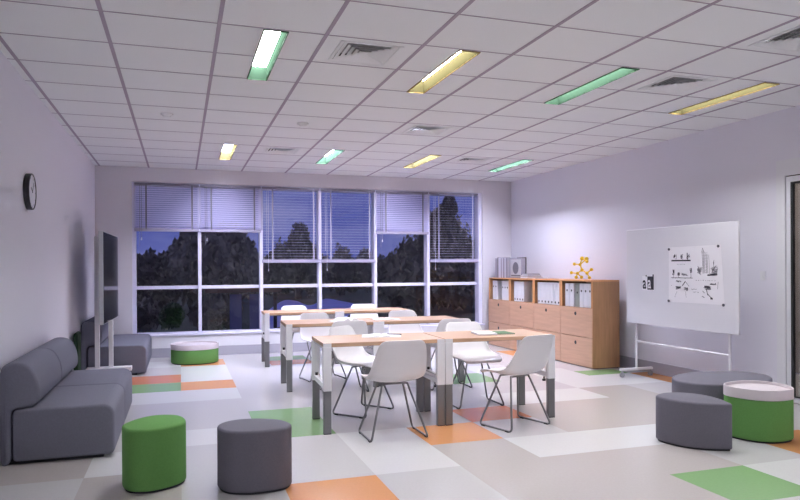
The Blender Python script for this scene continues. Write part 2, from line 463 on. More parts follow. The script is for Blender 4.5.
# blinds
bl = [(-.628, .275, 1.890, True, 'raised venetian blind at the left end of the window'), (.292, 1.19, 1.890, True, 'raised venetian blind, second from the left'),
      (1.205, 2.11, 1.425, False, 'long see-through venetian blind, third from the left'), (2.125, 3.025, 1.425, False, 'long see-through venetian blind, fourth from the left'),
      (3.045, 3.95, 1.890, True, 'raised venetian blind, fifth from the left'), (3.975, 4.86, 1.425, False, 'long see-through venetian blind at the right end of the window')]
for x0, x1, zb, closed, lab in bl:
    xc = (x0+x1)/2; hw = (x1-x0)/2; ybl = YB+.006
    t = empty('venetian_blind', (xc, ybl, zb)); tag(t, lab, 'blind', 'venetian blinds on the window wall')
    ht = 2.572-zb
    b = MB(); b.box(-hw, hw, -.014, .014, ht-.03, ht, bev=.003); b.build('headrail', M['headrail'], t)
    b = MB(); b.box(-hw-.004, hw+.004, -.014, .014, -.030, .020, bev=.004); b.build('bottom_rail', M['rail'], t)
    b = MB(); z = .03; ang = math.radians(42 if closed else 6); pitch = .031 if closed else .043; hd = .021 if closed else .0125
    while z < ht-.04:
        dy, dz = hd*math.cos(ang), hd*math.sin(ang)
        # slat: room edge low, slightly crowned
        for k in range(2):
            ya, yb_ = (-dy, 0) if k == 0 else (0, dy)
            za, zb_ = (z-dz, z+.0015) if k == 0 else (z+.0015, z+dz)
            b.quad([(-hw, ya, za), (hw, ya, za), (hw, yb_, zb_), (-hw, yb_, zb_)])
        z += pitch
    # gathered slats resting on the bottom rail of raised blinds
    if closed:
        for k in range(9):
            zz = .016+.0022*k; b.quad([(-hw, -.0125, zz), (hw, -.0125, zz), (hw, .0125, zz), (-hw, .0125, zz)])
    b.build('slats', M['slat'], t, recalc=False)
    for xx in (-hw+.16, hw-.10):
        b = MB(); b.box(xx-.011, xx+.011, -.0165, -.0145, -.002, ht-.01); b.build('ladder_tape', M['tape'] if closed else M['rail'], t)
    b = MB(); b.cyl((-hw+.07, -.022, ht-.03), (-hw+.07, -.022, (-.25 if closed else .16)), .003, n=6); b.cyl((-hw+.095, -.022, ht-.03), (-hw+.095, -.022, -.12), .003, n=6)
    b.build('pull_cord', M['tape'] if closed else M['cord'], t)
    b = MB(); b.cyl((-hw+.095, -.022, -.12), (-hw+.095, -.022, -.16), .006, .009, n=8); b.build('cord_tassel', M['cord'], t)

# ------------------------------------------------------------------ outside
def dirpx(px, Y):
    u = (px-400)/F_PX; return Y*(s_+u*c_)/(c_-u*s_)
b = MB(); b.quad([(-80, YB+.3, -.6), (120, YB+.3, -.6), (120, 140, -.6), (-80, 140, -.6)]); struct('ground_outside', b, M['lawn'], recalc=False)
pond = closed_spline([(dirpx(a, y), y) for a, y in ((266, 21), (285, 22), (300, 19), (330, 20), (344, 24), (356, 33), (340, 38), (325, 41), (310, 34), (296, 39), (284, 40), (272, 33), (262, 26))], 6)
b = MB(); b.b.faces.new([b.b.verts.new((p[0], p[1], -.585)) for p in pond]); struct('pond_outside', b, M['water'])

def zpx(py, px, Y):
    u = (px-400)/F_PX; X = dirpx(px, Y); d = X*s_+Y*c_; return 1.3+(270-py)/F_PX*d

def tree(name, blobs, Y, leaf, label, cat='tree', group='trees outside the window', trunk=True, dens=1.0, lsz=.15):
    # blobs: (px, py_top, py_bot, halfwidth px)
    px0 = blobs[0][0]; X0 = dirpx(px0, Y)
    t = empty(name, (X0, Y, -.6)); tag(t, label, cat, group)
    b = MB(); zmax = 0
    for (px, pt, pb, hw) in blobs:
        cx = dirpx(px, Y); d = cx*s_+Y*c_
        zt, zb = zpx(pt, px, Y), max(zpx(pb, px, Y), -.5); rx = hw/F_PX*d; rz = (zt-zb)/2; cz = (zt+zb)/2; ry = min(rx, 1.8)
        zmax = max(zmax, cz)
        # solid irregular core
        tb = bmesh.new(); bmesh.ops.create_icosphere(tb, subdivisions=4, radius=1)
        for v in tb.verts:
            k = .78+.22*noise.noise(v.co*2.3+Vector((px, 0, 0)))+.16*noise.noise(v.co*9+Vector((0, px, 0))); v.co *= k
            v.co = Vector((v.co.x*rx, v.co.y*ry, v.co.z*rz))
        b.merge(tb, 0, Matrix.Translation((cx-X0, 0, cz+.6)))
        n = int(dens*(330*rx*rz+120))
        for _ in range(n):
            a = random.gauss(0, 1), random.gauss(0, 1), random.gauss(0, 1); v = Vector(a).normalized()
            k = .80+.25*noise.noise(v*2.3+Vector((px, 0, 0)))+random.uniform(-.05, .2)*.8
            p = Vector((cx-X0+v.x*rx*k, v.y*ry*k, cz+.6+v.z*rz*k))
            if p.z < .05: continue
            q = Matrix.Rotation(random.uniform(0, 6.3), 3, 'Z') @ Matrix.Rotation(random.uniform(-1.2, 1.2), 3, 'X')
            s = lsz*random.uniform(.5, 1.2)
            b.quad([p+q @ Vector((-s*.5, 0, 0)), p+q @ Vector((0, 0, -s)), p+q @ Vector((s*.5, 0, 0)), p+q @ Vector((0, 0, s))])
    b.build('foliage', leaf, t, recalc=False)
    if trunk:
        b = MB(); b.cyl((0, 0, 0), (0, 0, max(zmax+.4, 1.5)), .22, .1, 10); b.build('trunk', M['bark'], t)
    return t

tree('tree', [(148, 250, 300, 26), (122, 246, 300, 20), (170, 252, 300, 16)], 30, M['leaf'], 'low dark trees at the left end of the window')
tree('tree', [(215, 226, 300, 32), (188, 232, 290, 20), (244, 238, 300, 18), (230, 222, 262, 20), (200, 224, 262, 18)], 24, M['leaf2'], 'broad tall grey-green tree behind the second window bay')
tree('tree', [(298, 226, 285, 15), (283, 240, 300, 16), (312, 244, 300, 13), (268, 256, 300, 14), (301, 222, 258, 9)], 42, M['leaf'], 'pointed dark tree showing through the third blind')
tree('tree', [(342, 246, 292, 13), (366, 249, 292, 12), (325, 256, 292, 14)], 46, M['leaf2'], 'low round distant trees behind the fourth blind')
tree('tree', [(396, 252, 305, 20), (412, 238, 305, 22), (428, 226, 300, 16), (382, 257, 305, 14)], 34, M['leaf'], 'dark tree rising to the right in the fifth window bay')
tree('tree', [(446, 203, 285, 20), (440, 208, 250, 14), (458, 222, 300, 18), (474, 238, 300, 14), (449, 198, 225, 9), (434, 235, 300, 14)], 30, M['leaf'], 'tallest dark tree behind the right end blind')
tree('hedge_row', [(150, 262, 318, 40), (215, 262, 312, 45), (100, 262, 318, 30)], 33, M['leaf'], 'dark hedge below the trees at the left of the window', 'hedge', 'hedges across the water', False, .5, .3)
tree('hedge_row', [(290, 258, 300, 42), (350, 259, 298, 40)], 50, M['leaf'], 'dark hedge across the pond in the middle of the window', 'hedge', 'hedges across the water', False, .25, .4)
tree('hedge_row', [(410, 260, 330, 32), (455, 262, 335, 32), (500, 258, 335, 30)], 27, M['leaf'], 'dark hedge at the right of the window', 'hedge', 'hedges across the water', False, .6, .3)
tree('bush', [(173, 305, 326, 9), (166, 310, 326, 6)], 17, M['bush'], 'small green bush low in the leftmost window bay', 'bush', 'bushes', False, 6, .12)
tree('bush', [(212, 312, 334, 8)], 16, M['leaf2'], 'small grey bush low in the second window bay', 'bush', 'bushes', False, 6, .12)
# planting on the near bank, to the left of the pond
tree('hedge_row', [(215, 300, 330, 28), (140, 300, 330, 30)], 21, M['leaf'], 'low dark planting near the window on the left', 'hedge', 'hedges across the water', False, 1.2, .2)

t = empty('garden_shelter', (dirpx(244, 18), 18, -.6)); tag(t, 'small garden shelter with brown roof and pale blue side screens outside the second bay', 'shelter')
b = MB(); b.box(-1.0, .9, -.6, .6, 1.30, 1.40); b.box(-1.1, 1.0, -.7, .7, 1.40, 1.43); b.build('roof', mat('shelter_roof', (.16, .08, .06, 1), .8), t)
for xx in (-.85, .75):
    b = MB(); b.box(xx-.04, xx+.04, -.5, -.42, 0, 1.3); b.build('roof_post', M['bark'], t)
for xx in (-.25, .25):
    b = MB(); b.box(xx-.15, xx+.15, -.40, -.37, .25, 1.25); b.build('side_screen', mat('screen_cloth', (.09, .10, .24, 1), .7), t)
# ------------------------------------------------------------------ door in right wall
b = MB()
x0, x1 = XR-.012, XR+.10
b.box(x0, x1, DY1-.055, DY1+.0, 0, DZ); b.box(x0, x1, DY0, DY0+.055, 0, DZ); b.box(x0, x1, DY0+.055, DY1-.055, DZ-.055, DZ)
b.box(XR-.004, XR-.0003, DY1+.001, DY1+.05, 0, DZ+.10); b.box(XR-.004, XR-.0003, DY0-.05, DY1+.001, DZ+.001, DZ+.10)
dr = b.build('door_1', M['alu']); tag(dr, kind='structure')
b = MB()
xa, xb = XR-.002, XR+.043
b.box(xa, xb, DY1-.11, DY1-.06, .01, DZ-.065); b.box(xa, xb, DY0+.06, DY0+.11, .01, DZ-.065); b.box(xa, xb, DY0+.11, DY1-.11, DZ-.12, DZ-.065); b.box(xa, xb, DY0+.11, DY1-.11, .01, .06)
b.build('door_leaf', M['alu'], dr)
b = MB()
gz0, gz1, gy0, gy1 = .06, DZ-.12, DY0+.11, DY1-.11
b.box(xa-.004, xa+.02, gy1-.028, gy1, gz0, gz1); b.box(xa-.004, xa+.02, gy0, gy0+.028, gz0, gz1); b.box(xa-.004, xa+.02, gy0+.028, gy1-.028, gz1-.02, gz1); b.box(xa-.004, xa+.02, gy0+.028, gy1-.028, gz0, gz0+.012)
b.build('door_gasket', M['gasket'], dr)
b = MB(); b.box(xa+.022, xa+.028, gy0, gy1, gz0, gz1); b.build('door_pane', M['doorglass'], dr)
b = MB(); b.box(xa+.004, xa+.03, DY0+.058, DY1-.058, DZ-.0645, DZ-.0555); b.build('door_top_gap', M['gasket'], dr)
# hallway beyond
b = MB(); b.box(XR+1.6, XR+1.7, 1.5, 9, 0, 2.9); struct('wall_hall', b, M['hall'])
b = MB(); b.quad([(XR+.1, 1.5, -.004), (XR+1.6, 1.5, -.004), (XR+1.6, 9, -.004), (XR+.1, 9, -.004)]); struct('floor_hall', b, M['fll'], recalc=False)
b = MB(); b.box(XR+.16, XR+1.7, 1.5, 9, 2.8, 2.9); b.box(XR+.16, XR+1.7, 1.4, 1.5, 0, 2.9); b.box(XR+.16, XR+1.7, 9, 9.1, 0, 2.9); struct('ceiling_hall', b, M['hall'])
hl = bpy.data.lights.new('hall_fill_light', 'AREA'); hl.energy = 28; hl.size = .6; hl.color = (1, .95, .9)  # unseen lamp added to brighten the corridor behind the door glass
ho = bpy.data.objects.new('hall_fill_light', hl); COL.objects.link(ho); ho.location = (XR+.9, 5.2, 2.78)

# light switch
b = MB(); b.box(XR-.010, XR-.0006, 5.11, 5.17, 1.16, 1.25, bev=.003); sw = b.build('light_switch', M['white'])
tag(sw, 'small white light switch on the right wall between whiteboard and door', 'light switch')
b = MB(); b.box(XR-.014, XR-.010, 5.125, 5.155, 1.18, 1.23, bev=.0015); b.build('rocker', M['white'], sw)

# ------------------------------------------------------------------ wall clock
ck = empty('wall_clock', (XL, 5.95, 1.925)); tag(ck, 'round wall clock with black rim and white face on the left wall', 'clock')
b = MB(); ring = [(0.002, .143), (.040, .145), (.044, .142), (.044, .134), (.037, .132)]
n = 48; rr = []
for x, r in ring: rr.append([b.b.verts.new((x, r*math.cos(2*PI*k/n), r*math.sin(2*PI*k/n))) for k in range(n)])
for a, c in zip(rr, rr[1:]):
    for k in range(n): b.b.faces.new((a[k], a[(k+1) % n], c[(k+1) % n], c[k]))
b.b.faces.new(rr[0]); b.b.faces.new(rr[-1]); b.build('clock_case', M['black'], ck, smooth=True)
b = MB(); b.cyl((.037, 0, 0), (.039, 0, 0), .132, n=48); b.build('clock_face', M['white'], ck)
for ang, L, w in ((math.radians(60), .07, .006), (math.radians(-35), .105, .004)):
    t = bmesh.new(); bmesh.ops.create_cube(t, size=1); bmesh.ops.scale(t, vec=(.002, w, L), verts=t.verts); bmesh.ops.translate(t, vec=(0, 0, L/2-.01), verts=t.verts)
    b = MB(); b.merge(t, 0, Matrix.Translation((.0415, 0, 0)) @ Matrix.Rotation(ang, 4, 'X')); b.build('clock_hand', M['black'], ck)
b = MB()
for k in range(12):
    t = bmesh.new(); bmesh.ops.create_cube(t, size=1); bmesh.ops.scale(t, vec=(.001, .004, .016), verts=t.verts); bmesh.ops.translate(t, vec=(0, 0, .118), verts=t.verts)
    b.merge(t, 0, Matrix.Translation((.0396, 0, 0)) @ Matrix.Rotation(k*PI/6, 4, 'X'))
b.build('hour_marks', M['black'], ck)

# ------------------------------------------------------------------ sofas
def sofa(name, x, y0, nmod, ml, label, sd=.715):
    t = empty(name, (x, y0, 0)); tag(t, label, 'sofa', 'grey low sofas')
    for k in range(nmod):
        a, c = k*ml+.004, (k+1)*ml-.004
        b = MB(); loft(b, roundrect(.085, sd, .022, .372, [.03, .04, .075, .04]), 'Y', a, c, .02); b.build('seat_block', M['sofa'], t, smooth=True)
        b = MB()
        prof = [(.014, .022), (.070, .022), (.074, .15), (.074, .30), (.088, .362), (.15, .378), (.215, .392), (.246, .43), (.250, .50), (.232, .585), (.19, .655), (.13, .682), (.06, .678), (.02, .64), (.010, .55), (.010, .3)]
        loft(b, closed_spline(prof, 4), 'Y', a, c, .022); b.build('backrest', M['sofa'], t, smooth=True)
        b = MB(); b.box(.03, .64, a+.04, c-.04, 0, .03); b.build('plinth', M['seam'], t)
    return t
sofa('sofa', XL+.0, 5.0, 2, .9, 'grey upholstered armless sofa along the left wall in the foreground')
sofa('sofa', XL+.0, 8.79, 1, 1.56, 'grey upholstered sofa in the far left corner behind the display stand', .752)
b = MB(); loft(b, roundrect(XL+.02, XL+.07, 8.15, 8.40, .02), 'Z', 0, .60, .03); o = b.build('upholstered_panel', M['dgreen'], None, smooth=True)
tag(o, 'narrow dark green panel standing against the left wall between the two sofas', 'panel')

# ------------------------------------------------------------------ mobile display
t = empty('display_stand', (XL+.2, 8.62, 0)); tag(t, 'white mobile stand carrying a large black display near the left wall', 'display')
def P(*a):
    return a
ox, oy = t.location.x, t.location.y
def wb(bm_, name, m, smooth=False):
    o = bm_.build(name, m, t, smooth); o.data.transform(Matrix.Translation((-ox, -oy, 0))); return o
A_ = Vector((-.815, 8.08)); B_ = Vector((-.775, 9.42))
dv = (B_-A_).normalized(); nv = Vector((dv.y, -dv.x))
L = (B_-A_).length; ang = math.atan2(dv.y, dv.x)
T = Matrix.Translation((A_.x, A_.y, 0)) @ Matrix.Rotation(ang, 4, 'Z')
ZB, ZT = .685, 1.735
def loc(bm_): bmesh.ops.transform(bm_.b, matrix=T, verts=bm_.b.verts); return bm_
b = MB(); b.box(0, L, -.0, .05, ZB, ZT, bev=.006); wb(loc(b), 'display_case', M['silver'])
b = MB(); b.box(.012, L-.012, -.0035, -.0005, ZB+.012, ZT-.012); wb(loc(b), 'display_screen', M['screen'])
b = MB(); b.box(.2, L-.3, .05, .085, .9, 1.5, bev=.004); wb(loc(b), 'mounting_plate', M['white'])
b = MB(); b.box(-.965, -.915, 8.60, 8.67, .14, 1.70, bev=.005); wb(b, 'post', M['white'])
b = MB(); b.box(-.815, -.765, 8.60, 8.65, .14, .70, bev=.005); wb(b, 'post', M['white'])
b = MB(); b.box(-1.06, -.56, 8.56, 8.70, .09, .14, bev=.006); wb(b, 'base_bar', M['white'])
b = MB(); b.box(-.93, -.86, 8.61, 8.65, 1.15, 1.25); wb(b, 'bracket', M['white'])
for xx in (-1.02, -.60):
    b = MB(); b.cyl((xx-.012, 8.63, .035), (xx+.012, 8.63, .035), .035, n=16); b.box(xx-.007, xx+.007, 8.62, 8.64, .06, .095); wb(b, 'caster', M['chrome'])

# ------------------------------------------------------------------ poufs and tray tables
def pouf(name, pts, h, m, label, group, ins=.0, n=6):
    cx = sum(p[0] for p in pts)/len(pts); cy = sum(p[1] for p in pts)/len(pts)
    t = empty(name, (cx, cy, 0)); tag(t, label, 'stool', group)
    out = [(p[0]-cx, p[1]-cy) for p in closed_spline(pts, n)]
    b = MB(); loft(b, out, 'Z', .012, h, .017, r_lo=.010); b.build('cushion', m, t, smooth=True)
    b = MB(); loft(b, [(p[0]*.95, p[1]*.95) for p in out], 'Z', 0, .02, .001); b.build('base', M['seam'], t)
    return t
G1 = 'upholstered stools without trays'
pouf('stool', [(-.337, 4.29), (-.308, 4.385), (-.24, 4.48), (-.15, 4.53), (-.05, 4.505), (.005, 4.44), (.028, 4.33), (.012, 4.24), (-.05, 4.17), (-.172, 4.115), (-.29, 4.155)], .372, M['green'], 'round-cornered green fabric stool in front of the sofa', G1)
pouf('stool', [(.202, 4.09), (.24, 4.19), (.34, 4.245), (.467, 4.225), (.579, 4.15), (.63, 4.03), (.608, 3.95), (.541, 3.905), (.374, 3.895), (.245, 3.96)], .368, M['stoolgrey'], 'grey fabric stool on the floor right of the green stool', G1)
pouf('stool', [(x-.005, y-.06) for x, y in ((3.44, 4.24), (3.53, 4.27), (3.63, 4.25), (3.72, 4.17), (3.755, 4.05), (3.735, 3.90), (3.70, 3.80), (3.685, 3.768), (3.655, 3.768), (3.56, 3.81), (3.47, 3.88), (3.405, 3.98), (3.375, 4.10), (3.385, 4.19))], .335, M['stoolgrey'], 'pointed grey fabric stool standing left of the green tray table', G1)
pouf('stool', [(3.99, 4.62), (4.10, 4.80), (4.30, 4.91), (4.55, 4.94), (4.87, 4.85), (4.96, 4.62), (4.80, 4.40), (4.50, 4.29), (4.25, 4.30), (4.05, 4.42)], .335, M['stoolgrey'], 'low wide grey oval stool behind the green tray table', G1)
def traytable(pts, h, th, label):
    cx = sum(p[0] for p in pts)/len(pts); cy = sum(p[1] for p in pts)/len(pts)
    t = empty('tray_table', (cx, cy, 0)); tag(t, label, 'side table', 'green stools with white tray tops')
    out = [(p[0]-cx, p[1]-cy) for p in closed_spline(pts, 6)]
    b = MB(); loft(b, out, 'Z', .012, h-th, .012); b.build('cushion', M['green'], t, smooth=True)
    b = MB(); loft(b, [(p[0]*.95, p[1]*.95) for p in out], 'Z', 0, .02, .001); b.build('base', M['seam'], t)
    # tray: rim and recessed floor
    b = MB(); n = len(out)
    lv = [(1.012, h-th), (1.012, h-.004), (1.004, h), (.965, h), (.955, h-.004), (.955, h-.022)]
    rg = [[b.b.verts.new((p[0]*s, p[1]*s, z)) for p in out] for s, z in lv]
    for a, c in zip(rg, rg[1:]):
        for k in range(n): b.b.faces.new((a[k], a[(k+1) % n], c[(k+1) % n], c[k]))
    b.b.faces.new(rg[0]); b.b.faces.new(rg[-1]); b.build('tray', M['tray'], t, smooth=True)
traytable([(3.955, 4.03), (4.02, 4.13), (4.15, 4.18), (4.31, 4.175), (4.41, 4.08), (4.42, 3.96), (4.38, 3.84), (4.292, 3.757), (4.14, 3.742), (4.038, 3.79), (3.975, 3.90)], .388, .075, 'green drum stool with a white tray top by the glass door')
traytable([(-.13, 9.72), (-.07, 9.9), (.08, 10.03), (.30, 10.03), (.46, 9.9), (.505, 9.70), (.43, 9.54), (.28, 9.455), (.08, 9.45), (-.07, 9.56)], .268, .07, 'low green drum stool with a white tray top below the window')

# ------------------------------------------------------------------ storage cabinets
CXF, CXB = 4.974, 5.375
ub = [10.241, 9.491, 8.738, 7.996, 7.253]
cabl = ['wooden cabinet unit nearest the window, left end of the row', 'second wooden cabinet unit from the window, half empty shelf', 'third wooden cabinet unit from the window with seven binders', 'wooden cabinet unit nearest the whiteboard, molecule model on top']
for k in range(4):
    y1, y0 = ub[k], ub[k+1]; W = y1-y0; D = CXB-CXF
    t = empty('storage_cabinet', (CXF, y0, 0)); tag(t, cabl[k], 'cabinet', 'row of wooden storage cabinets')
    p = .022
    b = MB()
    b.box(.001, D, .0005, p, .010, 1.112); b.box(.001, D, W-p, W-.0005, .010, 1.112)
    b.box(.02, D-.01, p, W-p, .010, .05); b.box(.004, D-.01, p, W-p, .755, .772); b.box(D-.01, D, p, W-p, .05, 1.112)
    b.build('carcass', M['cabside'], t)
    b = MB(); b.box(0, D, .0005, W-.0005, 1.113, 1.132); b.build('cabinet_top', M['cabedge'], t)
    b = MB(); b.box(-.003, 0.0005, .0005, p+.012, .772, 1.112); b.box(-.003, .0005, W-p-.012, W-.0005, .772, 1.112); b.build('edge_strip', M['cabedge'], t)
    b = MB(); b.box(.025, D-.02, .005, W-.005, 0, .010); b.build('plinth', M['black'], t)
    for z0, z1 in ((.012, .386), (.394, .768)):
        b = MB(); b.box(-.014, .0008, .004, W-.004, z0, z1, bev=.0015); dd = b.build('drawer', M['cabfront'], t)
        b = MB(); yc = W/2; zc = z1-.078; b.cyl((-.0145, yc, zc), (-.0158, yc, zc), .024, n=18); b.build('finger_hole', M['black'], dd)

def binder(y, w, z, h, m, hz, label, group, lean=0):
    t = empty('ring_binder', (CXF+.022, y, z)); tag(t, label, 'binder', group)
    b = MB(); b.box(0, .285, .003, w-.003, 0, h, bev=.005, seg=2); b.build('cover', m, t)
    b = MB(); b.cyl((-.0006, w/2, hz), (-.0016, w/2, hz), .015, n=14); b.build('finger_ring', M['black'], t)
    return t
on = ['first', 'second', 'third', 'fourth', 'fifth', 'sixth', 'seventh']
Z0 = .7725
def binrow(ya, yb, n, hz, desc, group, start=0, m='binder', h=.312):
    w = (ya-yb)/n
    for k in range(n):
        binder(ya-(k+1)*w, w, Z0, h, M[m], hz, f'{on[k+start]} white binder from the left {desc}', group)
g = 'binders in the cabinet shelves'
binrow(10.15, 9.98, 2, .215, 'in the cabinet nearest the window', g)
binrow(9.815, 9.575, 3, .205, 'in the cabinet nearest the window', g, 2)
binrow(9.40, 9.075, 4, .035, 'in the half empty cabinet shelf', g)
binrow(8.67, 8.045, 7, .035, 'in the full third cabinet shelf', g)
binrow(7.93, 7.715, 2, .215, 'in the cabinet nearest the whiteboard', g, h=.312)
o = binder(7.595, .112, Z0, .312, M['sage'], .19, 'grey-green binder between white ones in the cabinet nearest the whiteboard', g)
o.location.x += .012
binrow(7.585, 7.298, 3, .215, 'in the cabinet nearest the whiteboard', g, 2, h=.312)

# things on top of the cabinets
ZT_ = 1.1325
def book(x0, x1, y0, y1, z0, z1, m, label, nm='book', spine=None, group='books on top of the cabinets'):
    t = empty(nm, ((x0+x1)/2, (y0+y1)/2, z0)); tag(t, label, 'book', group)
    hx, hy, hz = (x1-x0)/2, (y1-y0)/2, z1-z0
    if hz > .12:   # upright, spine towards the room
        b = MB(); b.box(-hx, hx, -hy, -hy+.003, 0, hz); b.box(-hx, hx, hy-.003, hy, 0, hz); b.box(-hx, -hx+.004, -hy+.003, hy-.003, 0, hz); b.build('cover', m, t)
        b = MB(); b.box(-hx+.004, hx-.006, -hy+.003, hy-.003, .004, hz-.005); b.build('pages', M['paper'], t)
    else:
        b = MB(); b.box(-hx, hx, -hy, hy, 0, .003); b.box(-hx, hx, -hy, hy, hz-.003, hz); b.box(hx-.004, hx, -hy, hy, .003, hz-.003); b.build('cover', m, t)
        b = MB(); b.box(-hx+.005, hx-.004, -hy+.005, hy-.005, .003, hz-.003); b.build('pages', M['paper'], t)
    return t
ys_ = [(10.225, 10.13, 'bookm', .325), (10.128, 10.095, 'bookd', .34), (10.092, 9.99, 'bookl', .335), (9.988, 9.95, 'bookm', .325), (9.948, 9.90, 'bookl', .32), (9.898, 9.84, 'bookm', .33), (9.838, 9.78, 'bookl', .325), (9.778, 9.715, 'bookm', .328)]
for k, (a, c, mm, h) in enumerate(ys_):
    c, a = 9.715+(c-9.715)*.86, 9.715+(a-9.715)*.86
    book(5.05, 5.27, c, a, ZT_, ZT_+h, M[mm], f'{(on+["eighth"])[k]} upright book from the left on the cabinet by the window')
# grey picture box leaning in front of the books' right end and a black one behind it
t = empty('picture_box', (5.10, 9.46, ZT_)); tag(t, 'grey square box with a round dark emblem standing on the cabinets', 'box')
b = MB(); b.box(-.035, .035, -.19, .19, 0, .315, bev=.004); b.build('box_body', M['bookm'], t)
b = MB(); b.box(-.038, -.0352, -.17, .17, .02, .295); b.build('front_print', mat('box_print', srgb(176, 174, 180), .6, noise_s=18, noise_a=.06), t)
b = MB(); b.cyl((-.0382, .0, .16), (-.0395, .0, .16), .095, n=28); b.build('round_emblem', M['bookd'], t)
b = MB(); b.box(-.0395, -.0382, -.15, .15, .03, .05); b.build('print_strip', M['bookd'], t)
t = empty('framed_picture', (5.19, 9.42, ZT_)); tag(t, 'thin black frame standing behind the grey box on the cabinets', 'frame')
b = MB(); b.box(-.01, .01, -.06, .22, 0, .33, bev=.002); b.build('frame', M['black'], t)
book(5.02, 5.26, 8.98, 9.24, ZT_, ZT_+.028, M['bookb'], 'beige book lying at the bottom of the flat stack on the cabinets')
book(5.03, 5.25, 9.0, 9.235, ZT_+.0285, ZT_+.052, M['bookm'], 'mid grey book lying in the middle of the flat stack')
book(5.04, 5.24, 9.03, 9.22, ZT_+.0525, ZT_+.072, M['bookd'], 'dark grey book lying on top of the flat stack')
book(5.02, 5.26, 8.78, 8.96, ZT_, ZT_+.012, M['bookl'], 'thin pale booklet lying right of the flat book stack')

# molecule model
t = empty('molecule_model', (5.15, 7.76, ZT_)); tag(t, 'yellow ball-and-stick molecule model standing on the cabinets', 'model')
RS = .80
atoms = [(7.753, 1.417, 0, .034), (7.72, 1.412, .05, .034), (7.637, 1.375, .0, .027), (7.933, 1.343, 0, .028), (7.80, 1.335, 0, .027), (7.754, 1.262, 0, .03), (8.008, 1.224, 0, .028), (7.862, 1.216, 0, .029), (7.638, 1.220, 0, .029),
         (7.536, 1.268, 0, .028), (7.862, 1.163, -.02, .030), (7.84, 1.163, .05, .030), (7.582, 1.161, 0, .028)]
bonds = [(0, 2), (0, 4), (1, 4), (3, 4), (4, 5), (5, 7), (5, 8), (6, 7), (7, 10), (7, 11), (8, 9), (8, 12)]
for y, z, dx, r in atoms:
    b = MB(); b.ball((dx, y-7.76, z-ZT_), r*RS, sub=3); b.build('ball', M['yellow'], t, smooth=True)
for i, j in bonds:
    a, c = atoms[i], atoms[j]
    b = MB(); b.cyl((a[2], a[0]-7.76, a[1]-ZT_), (c[2], c[0]-7.76, c[1]-ZT_), .008, n=8); b.build('rod', M['yellow'], t, smooth=True)

# ------------------------------------------------------------------ mobile whiteboard
BX = 5.10
t = empty('whiteboard', (BX, 5.9, 0)); tag(t, 'white mobile whiteboard on a wheeled frame before the right wall', 'whiteboard')
b = MB(); b.box(0, .022, -.847, .845, .634, 1.738, bev=.004); b.build('board', M['board'], t)
for yy in (-.70, .715):
    b = MB(); b.box(.023, .045, yy-.011, yy+.011, .105, 1.60, bev=.003); b.build('post', M['white'], t)
    b = MB(); b.box(-.19, .26, yy-.02, yy+.02, .075, .105, bev=.006); foot = b.build('foot_bar', M['white'], t)
    for xx in (-.165, .235):
        b = MB(); b.cyl((xx, yy-.011, .03), (xx, yy+.011, .03), .03, n=18); b.cyl((xx, yy, .05), (xx, yy, .076), .008, n=8); b.build('caster', M['chrome'], foot, smooth=True)
b = MB(); b.cyl((.036, -.70, .42), (.036, .70, .42), .012, n=10); b.build('cross_bar', M['white'], t, smooth=True)

# poster (paper) with drawings, on the board
def bp(name, label, cat, y0, z0): 
    o = empty(name, (BX-.0012, y0, z0)); tag(o, label, cat); return o
PY, PZ = 5.615, 1.205
t = bp('poster', 'large white paper with pencil drawings fixed to the whiteboard', 'poster', PY, PZ)
# corners (dy, dz) seen from the room: left = +Y
TL, TR, BR, BL = (.395, .305), (-.345, .312), (-.392, -.287), (.400, -.290)
def pm(u, v, off=.0012):   # u 0..1 left to right, v 0..1 top to bottom -> local
    y = (1-v)*((1-u)*TL[0]+u*TR[0])+v*((1-u)*BL[0]+u*BR[0]); z = (1-v)*((1-u)*TL[1]+u*TR[1])+v*((1-u)*BL[1]+u*BR[1])
    return Vector((-off, y, z))
b = MB(); N = 8
g_ = [[pm(i/N, j/N, .0008+.002*abs(math.sin(i*1.3)*math.sin(j*1.1))) for i in range(N+1)] for j in range(N+1)]
vv = [[b.b.verts.new(p) for p in r] for r in g_]
for j in range(N):
    for i in range(N): b.b.faces.new((vv[j][i], vv[j][i+1], vv[j+1][i+1], vv[j+1][i]))
b.build('sheet', M['paper'], t, smooth=True)
sb_ = MB(); KI = {'ink': 0, 'inkm': 1, 'inkl': 2}
def ln(k, u0, v0, u1, v1, w=.004):
    a, c = pm(u0, v0, .004), pm(u1, v1, .004); d = (c-a)
    if d.length < 1e-5: return
    d.normalize(); n_ = Vector((0, -d.z, d.y))*w/2
    sb_.quad([a-n_, c-n_, c+n_, a+n_], KI[k])
def scrib(k, u, v, du, dv, n, w=.0045):
    pu, pv = u, v
    for _ in range(n):
        nu, nv = u+random.uniform(-du, du), v+random.uniform(-dv, dv); ln(k, pu, pv, nu, nv, w); pu, pv = nu, nv
rs = random.getstate(); random.seed(3)
# upper left: three trees on a bar
for u, h in ((.12, .09), (.25, .10), (.38, .12)):
    scrib('ink', u, .17, .018, h*.5, 12, .005); scrib('inkm', u+.03, .18, .02, .05, 8, .003)
ln('ink', .06, .245, .44, .25, .014)
for k in range(7): scrib('inkl', .17+.025*k, .315, .012, .006, 3)
# middle left: skyline with trees
for u, v, h in ((.10, .45, .055), (.20, .49, .035), (.44, .43, .045)):
    scrib('ink' if u < .3 else 'inkm', u, v, .022, h, 14, .005); ln('inkm', u, v, u, .56, .004)
scrib('inkl', .32, .50, .07, .03, 20); ln('inkm', .05, .555, .47, .56, .005)
for u in (.08, .14, .22, .33, .42): scrib('inkm', u, .558, .02, .006, 4)
